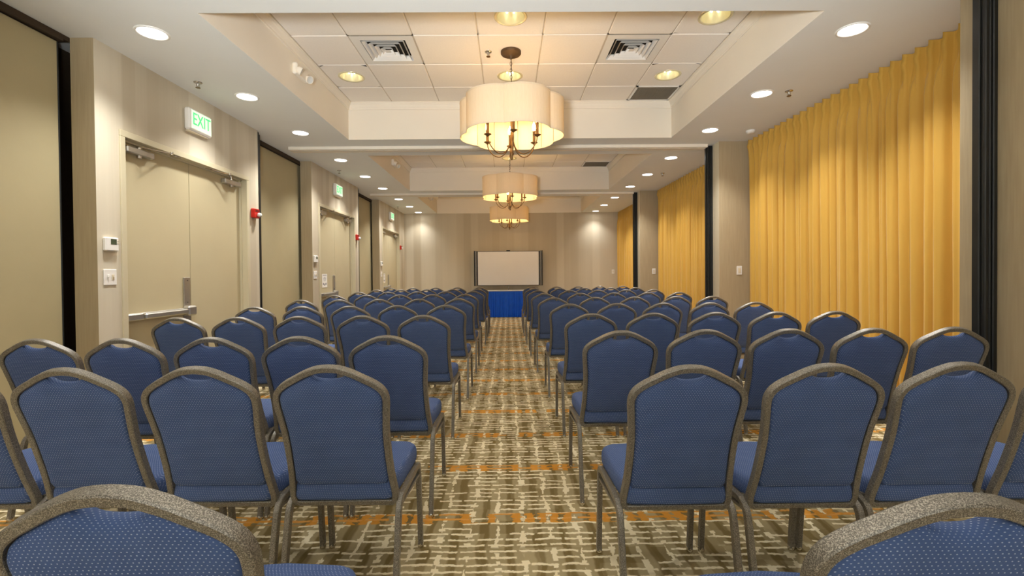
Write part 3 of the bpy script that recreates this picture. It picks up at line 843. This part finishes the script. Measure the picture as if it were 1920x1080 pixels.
# ------------------------------------------------------------------ curtains
def make_curtain(y0, y1, seed, lab, ztop=2.990):
    rnd = random.Random(seed); W = y1 - y0; npl = max(4, round(W / .122))
    per = 16; N = npl * per; rows = [0, .02, .05, .085, .11, .15, .20, .28, .40, .6, .85, 1.1, 1.4, 1.7, 2.0, 2.3, 2.6, 2.80, 2.94]
    amp = [rnd.uniform(.55, 1.25) for _ in range(npl + 2)]; ph = [rnd.uniform(-.16, .16) for _ in range(npl + 2)]
    drift = [rnd.uniform(-.025, .025) for _ in range(npl + 2)]; half = [rnd.choice((0, 0, .6, 1.0)) for _ in range(npl + 2)]
    H = ztop - .02; vs = []; fs = []
    lerp = lambda a, s: a[int(s)] * (1 - (s - int(s))) + a[int(s) + 1] * (s - int(s))
    for dz in rows:
        z = ztop - min(dz, H)
        t = max(0, min(1, (dz - .06) / .30)); t = t * t * (3 - 2 * t)
        for i in range(N + 1):
            s = i / per; p = s - .5
            s_ = min(s, npl + .999)
            # header: flat cloth with sharp triple pinches standing forward
            d = abs(p - round(p)); pin = math.exp(-(d / .085) ** 2)
            gather = math.exp(-((dz - .09) / .035) ** 2)
            hx = -.046 * pin * (1 + .2 * math.cos(d * 70)) + .016 * (1 - pin) - .016 * gather * pin
            # body: rounded folds of uneven depth that wander a little
            q = p + lerp(ph, s_) * (.5 + .5 * t) + .05 * math.sin(dz * 1.3 + seed)
            ridge = abs(math.cos(PI * q)) ** .5
            bx = .050 - .112 * lerp(amp, s_) * ridge - .018 * math.cos(PI * q + seed) * (.4 + .25 * dz / 3) - .024 * lerp(half, s_) * math.cos(4 * PI * q + 1 + seed + .25 * dz) - .010 * math.cos(6 * PI * q + 2 * seed)
            bx -= .012 * math.sin(s * .9 + seed * 2)
            x = hx * (1 - t) + bx * t
            y = y0 + W * s / npl + lerp(drift, s_) * t * dz / 2.6 * (0 if i in (0, N) else 1)
            y += .018 * math.sin(2 * PI * q) * t * .6
            vs.append((x, min(max(y, y0), y1) - (y0 + y1) / 2, z + (.004 * pin if dz == 0 else 0)))
    n = N + 1
    for r in range(len(rows) - 1):
        for i in range(N): fs.append((r * n + i, r * n + i + 1, (r + 1) * n + i + 1, (r + 1) * n + i))
    mb = MB(); mb.add(vs, fs, True)
    r = empty('curtain', (3.290, (y0 + y1) / 2, 0), lab, 'curtain', 'gold pleated curtains')
    obj('drape', mb, M['curtain'], r)
    mb = MB()
    for i in range(npl):
        y = y0 + W * (i + .5) / npl - (y0 + y1) / 2
        mb.tube([(-.005, y, ztop - .03), (.022, y, ztop - .012), (.028, y, ztop + .006)], .002, 5)
    obj('curtain_hook', mb, M['black'], r, kind='stuff')
for k, lab in ((0, 'nearest'), (1, 'middle'), (2, 'farthest')):
    a = PR1 + P * (k - 1) - .03; b = min(PR0 + P * k, YB) - .008
    m = (a + b) / 2 - .03
    make_curtain(a, m - .006, 11 + k * 3, 'gold pleated curtain, near half of the %s right-hand window bay' % lab)
    make_curtain(m + .006, b, 12 + k * 3, 'gold pleated curtain, far half of the %s right-hand window bay' % lab)
    mb = MB(); mb.bbox(3.315, 3.355, a + .035, b - .004, 2.968, ZS, .004)
    obj('trim_%d' % n_trim, mb, M['white'], label='white curtain rail under the soffit of the %s window bay' % lab, cat='curtain rail', kind='structure'); n_trim += 1

# ------------------------------------------------------------------ table, cloth, skirt, screen
tx0, tx1, ty0, ty1, tz = -.93, .89, 12.90, 13.36, .727
t = empty('banquet_table', ((tx0 + tx1) / 2, (ty0 + ty1) / 2, 0), 'folding banquet table hidden under white cloth and blue skirt', 'table')
hx, hy = (tx1 - tx0) / 2, (ty1 - ty0) / 2
mb = MB(); mb.bbox(-hx, hx, -hy, hy, tz - .022, tz, .004); obj('tabletop', mb, M['plywood'], t)
for sx in (-1, 1):
    for sy in (-1, 1):
        mb = MB(); mb.tube([(sx * (hx - .2), sy * (hy - .06), tz - .02), (sx * (hx - .2), sy * (hy - .06), 0)], .014, 10); obj('leg', mb, M['black'], t)
mb = MB(); mb.bbox(tx0 - .012, tx1 + .012, ty0 - .014, ty1 + .010, tz + .0005, tz + .022, .005)
obj('tablecloth', mb, M['cloth'], label='white cloth on top of the blue skirted table', cat='tablecloth')
# skirt: continuous pleats round three sides
path = [(tx0 - .018, ty1), (tx0 - .018, ty0 - .018), (tx1 + .018, ty0 - .018), (tx1 + .018, ty1)]
L = []; step = .0075
for (a, b) in zip(path[:-1], path[1:]):
    d = math.dist(a, b); n = int(d / step); nx, ny = (b[1] - a[1]) / d, -(b[0] - a[0]) / d
    for i in range(n + (b == path[-1])): L.append((a[0] + (b[0] - a[0]) * i / n, a[1] + (b[1] - a[1]) * i / n, nx, ny))
rows = [(.724, .3), (.70, .35), (.66, .7), (.5, .9), (.3, 1.0), (.12, 1.1), (.012, 1.15)]
vs = []; fs = []; rnd = random.Random(5); pw = [rnd.uniform(.5, 1.3) for _ in range(400)]
for z, a in rows:
    for i, (x, y, nx, ny) in enumerate(L):
        s = i * step / .052; w_ = math.cos(2 * PI * (s + .08 * math.sin(s * 1.7 + z * 1.5))); k = .011 * a * pw[int(s) % 400] * w_
        vs.append((x - nx * k * -1, y - ny * k * -1, z))
n = len(L)
for r in range(len(rows) - 1):
    for i in range(n - 1): fs.append((r * n + i, (r + 1) * n + i, (r + 1) * n + i + 1, r * n + i + 1))
mb = MB(); mb.add(vs, fs, True)
obj('table_skirt', mb, M['skirt'], label='royal blue pleated skirt hanging round the table at the aisle end', cat='table skirt')

s = empty('projection_screen', (.012, 13.47, 0), 'white projection screen with black side posts standing behind the blue table', 'screen')
mb = MB(); mb.bbox(-.885, .885, -.004, .004, .885, 1.862, .002); obj('screen_fabric', mb, M['screen'], s)
for sg in (-1, 1):
    mb = MB(); x = sorted((sg * .885, sg * .912)); mb.box(x[0], x[1], -.006, .006, .872, 1.872); obj('black_border', mb, M['black'], s)
    mb = MB(); x = sorted((sg * .912, sg * .975)); mb.bbox(x[0], x[1], -.035, .025, .868, 1.882, .010); p = obj('side_post', mb, M['post_grey'], s)
    mb = MB(); x = sorted((sg * .975, sg * .995)); mb.bbox(x[0], x[1], -.04, .03, .866, 1.888, .005); obj('post_edge', mb, M['black'], p)
mb = MB(); mb.bbox(-.91, .91, -.010, .012, 1.860, 1.874, .003); obj('top_bar', mb, M['black'], s)
mb = MB(); mb.bbox(-.91, .91, -.020, .020, .866, .888, .006); obj('bottom_bar', mb, M['post_grey'], s)
mb = MB(); mb.bbox(-.055, .055, -.02, .02, 1.872, 1.898, .006); obj('handle', mb, M['black'], s)
mb = MB(); mb.tube([(0, .055, .30), (0, .055, 1.87)], .013, 12); mb.tube([(0, .0, .86), (0, .0, .66), (0, .055, .62)], .011, 10); obj('stand_post', mb, M['chrome'], s)
for a in (math.radians(205), math.radians(335), math.radians(90)):
    q = .09 if abs(a - PI / 2) < .1 else .30
    mb = MB(); mb.tube([(.0, .055, .40), (q * math.cos(a) * .6, .055 + q * math.sin(a) * .3, .2), (q * math.cos(a), .055 + q * math.sin(a) * .5, .011)], .011, 8); obj('leg', mb, M['black'], s)

# ------------------------------------------------------------------ banquet chairs
LEAN_Z0, LEAN_Y0, LEAN_K = .42, .094, -.158 / .515
def on_back(u, z, n=0.0):
    """Point of the reclined back plane: u across, z height, n in front of it."""
    l = math.hypot(1, LEAN_K)
    return (u, LEAN_Y0 + LEAN_K * (z - LEAN_Z0) + n / l, z - n * LEAN_K / l)
OUT = [(u * .953, z) for u, z in [(0, .935), (.042, .931), (.084, .917), (.124, .8975), (.162, .8775), (.190, .855), (.204, .829), (.2065, .801), (.2025, .76), (.196, .69), (.195, .61), (.1975, .53), (.203, .47), (.2065, .430), (.2015, .402), (.187, .3895)]]
half = catmull([(u, z, 0) for u, z in OUT], 4)
def inset(pts, d):
    out = []
    for i, p in enumerate(pts):
        a = pts[max(i - 1, 0)]; b = pts[min(i + 1, len(pts) - 1)]; t = (b - a).normalized()
        if i == 0: t = Vector((1, 0, 0))
        out.append(p + Vector((t[1], -t[0], 0)) * d)
    return out
cen = inset(half, .0105)
loop = [(p[0], p[1]) for p in cen] + [(.09, .3995), (0, .3995), (-.09, .3995)] + [(-p[0], p[1]) for p in cen[:0:-1]]
nrm = (0, 1 / math.hypot(1, LEAN_K), -LEAN_K / math.hypot(1, LEAN_K))

def pad_rings(outline, centre, rings):
    """Cushion from nested scaled outlines; rings = (scale, inset, front n)."""
    m = MB(); vs = []; n = len(outline)
    for sc, h in rings:
        for (u, z) in outline: vs.append((centre[0] + (u - centre[0]) * sc, centre[1] + (z - centre[1]) * sc, h))
    fs = []
    for r in range(len(rings) - 1):
        for i in range(n):
            j = (i + 1) % n; fs.append((r * n + i, r * n + j, (r + 1) * n + j, (r + 1) * n + i))
    vs.append((*centre, rings[0][1])); vs.append((*centre, rings[-1][1]))
    a, b = len(vs) - 2, len(vs) - 1
    for i in range(n):
        j = (i + 1) % n; fs.append((a, j, i)); fs.append((b, (len(rings) - 1) * n + i, (len(rings) - 1) * n + j))
    m.add(vs, fs, True); return m

def make_chair():
    r = empty('banquet_chair', (0, 0, 0), 'x', 'chair')
    mb = MB(); mb.sweep([on_back(u, z) for u, z in loop], nrm, .0105, .0135, True); obj('back_frame', mb, M['vein'], r)
    # back pad with a scooped hand hold
    inn = [p for p in inset(half, .0215) if p[0] > .064 and p[1] > .486]
    side = [(p[0], p[1]) for p in inn]
    scoop = [(0, .8830), (.018, .8838), (.034, .8865), (.047, .8912), (.056, .8970), (.0605, .9015)]
    bot = [(.160, .477), (.14, .475), (.07, .474), (0, .474)]
    right = scoop + side + bot
    outl = right + [(-u, z) for u, z in right[-2:0:-1]]
    rings = [(.45, -.0175), (.80, -.0165), (.93, -.0145), (.975, -.010), (.996, -.004), (1.0, .002), (.995, .010), (.975, .019), (.93, .026), (.8, .031), (.45, .034)]
    m = pad_rings(outl, (0, .69), rings)
    m.v = [on_back(*p) for p in m.v]; m.f = [q[::-1] for q in m.f]
    obj('backrest', m, M['fabric_back'], r)
    # seat cushion
    so = []
    def arc(cx, cy, rad, a0, a1, k):
        for i in range(k + 1):
            a = math.radians(a0 + (a1 - a0) * i / k); so.append((cx + rad * math.cos(a), cy + rad * math.sin(a)))
    arc(.136, .418, .062, 0, 90, 6); so.append((0, .492)); arc(-.136, .418, .062, 90, 180, 6)
    so += [(-.1965, .34), (-.194, .25), (-.190, .16)]; arc(-.155, .098, .028, 180, 270, 4); so.append((0, .066)); arc(.155, .098, .028, 270, 360, 4)
    so += [(.190, .16), (.194, .25), (.1965, .34)]
    rings = [(.5, .412), (.93, .412), (.975, .416), (.995, .427), (1.0, .445), (.996, .464), (.975, .478), (.93, .4865), (.8, .491), (.45, .495)]
    m = pad_rings(so, (0, .27), rings); obj('seat', m, M['fabric_seat'], r)
    # two side frames: rail under the cushion, bent legs, thin brace
    rp = Vector((0, .085, .409)); fp = Vector((0, .425, .400))
    for sx in (-1, 1):
        x = sx * .2005; w, d = .0130, .0105
        pr = lambda y, z: (x, y, z)
        mb = MB(); mb.sweep([pr(.12, .408), pr(.26, .405), pr(.395, .401)], (1, 0, 0), w, d); obj('side_rail', mb, M['vein'], r)
        rear = catmull([pr(-.0, .014), pr(.030, .16), pr(.058, .29), pr(.070, .345), pr(.086, .388), pr(.125, .408)], 4)
        front = catmull([pr(.480, .014), pr(.467, .15), pr(.453, .29), pr(.446, .355), pr(.432, .389), pr(.390, .401)], 4)
        for pth, foot in ((rear, (-.002, .49)), (front, (.492, .0))):
            mb = MB(); mb.sweep(pth, (1, 0, 0), w, d); leg = obj('leg', mb, M['vein'], r)
            y = pth[0][1]
            mb = MB(); mb.lathe([(.0145, .0), (.0150, .004), (.0140, .018), (.012, .022)], 12, x, y, cap0=True); obj('glide', mb, M['chrome'], leg)
        mb = MB(); mb.sweep([pr(.450, .345), pr(.30, .362), pr(.088, .386)], (1, 0, 0), .006, .007); obj('stretcher', mb, M['vein'], r)
        mb = MB(); mb.box(*sorted((sx * .166, sx * .178)), .082, .098, .424, .476); mb.add([(sx * .142, .080, .470), (sx * .178, .080, .470), (sx * .178, .080, .432), (sx * .142, .090, .470), (sx * .178, .090, .470), (sx * .178, .090, .432)], [(0, 1, 2), (5, 4, 3), (0, 3, 4, 1), (1, 4, 5, 2), (2, 5, 3, 0)])
        obj('bracket', mb, M['steel'], r)
    mb = MB(); mb.box(-.193, .193, .405, .425, .392, .412); obj('front_crossbar', mb, M['vein'], r)
    mb = MB(); mb.box(-.193, .193, .115, .135, .400, .424); obj('rear_crossbar', mb, M['vein'], r)
    return r
chair0 = make_chair(); remember(chair0); used = [False]
def place(x, y, rz, label, group):
    if not used[0]:
        chair0.location = (x, y, 0); chair0.rotation_euler = (0, 0, rz); chair0['label'] = label; chair0['group'] = group; used[0] = True
    else: copy_tree(chair0, (x, y, 0), rz, label, group)

LEFT = [(1.615, [-.609, -1.053, -1.490, -1.930]), (2.35, [-.603, -1.037, -1.470, -1.903, -2.338]), (3.465, [-.625, -1.080, -1.541, -1.986, -2.431]),
        (4.537, [-.605, -1.075, -1.533, -1.991, -2.448]), (5.69, [-.604, -1.087, -1.570, -2.049, -2.520]), (6.85, [-.630, -1.111, -1.587, -2.071, -2.547]),
        (7.97, [-.600, -1.069, -1.557, -2.048, -2.548]), (9.0, [-.598, -1.074, -1.574, -2.075, -2.540]), (10.04, [-.618, -1.094, -1.561, -2.048, -2.525])]
RIGHT = [(1.55, [.590, 1.043, 1.478, 1.925]), (2.449, [.585, 1.030, 1.466, 1.902, 2.338]), (3.462, [.611, 1.070, 1.534, 1.983, 2.426]),
         (4.54, [.597, 1.059, 1.507, 1.961, 2.411]), (5.69, [.555, 1.063, 1.547, 2.050, 2.500]), (6.85, [.530, 1.062, 1.557, 2.062, 2.520]),
         (7.97, [.515, 1.054, 1.544, 2.020, 2.493]), (9.0, [.505, 1.005, 1.490, 1.988, 2.470]), (10.04, [.511, 1.050, 1.514, 1.988, 2.485])]
ROWS = ['front full row by the camera', 'second full row from camera', 'third row from camera', 'fourth row from camera', 'fifth row, midway', 'fourth row from the blue table', 'third row from the blue table', 'second row from the blue table', 'row closest to the blue table']
SEATS = ['aisle chair', 'second chair from aisle', 'third chair from aisle', 'fourth chair from aisle', 'fifth chair from aisle']
turn = {('right', 0, 3): -.06, ('left', 0, 3): .03, ('right', 1, 4): -.03}
for side, data in (('left', LEFT), ('right', RIGHT)):
    sg = -1 if side == 'left' else 1
    for ri, (y, xs) in enumerate(data):
        for ci, x in enumerate(xs):
            jit = turn.get((side, ri, ci), random.uniform(-.014, .014) * (.4 if ri < 2 else 1)); dy = random.uniform(-.012, .012) if ri > 0 else 0
            place(x, y + dy, jit, 'navy dotted %s, %s block, %s' % (SEATS[ci], side, ROWS[ri]), 'chairs in the %s block' % side)
place(-.582, .730, .0, 'navy dotted chair cropped at the lower left corner, nearest the camera', 'chairs in the left block')
place(.616, .672, -.01, 'navy dotted chair cropped at the lower right corner, nearest the camera', 'chairs in the right block')
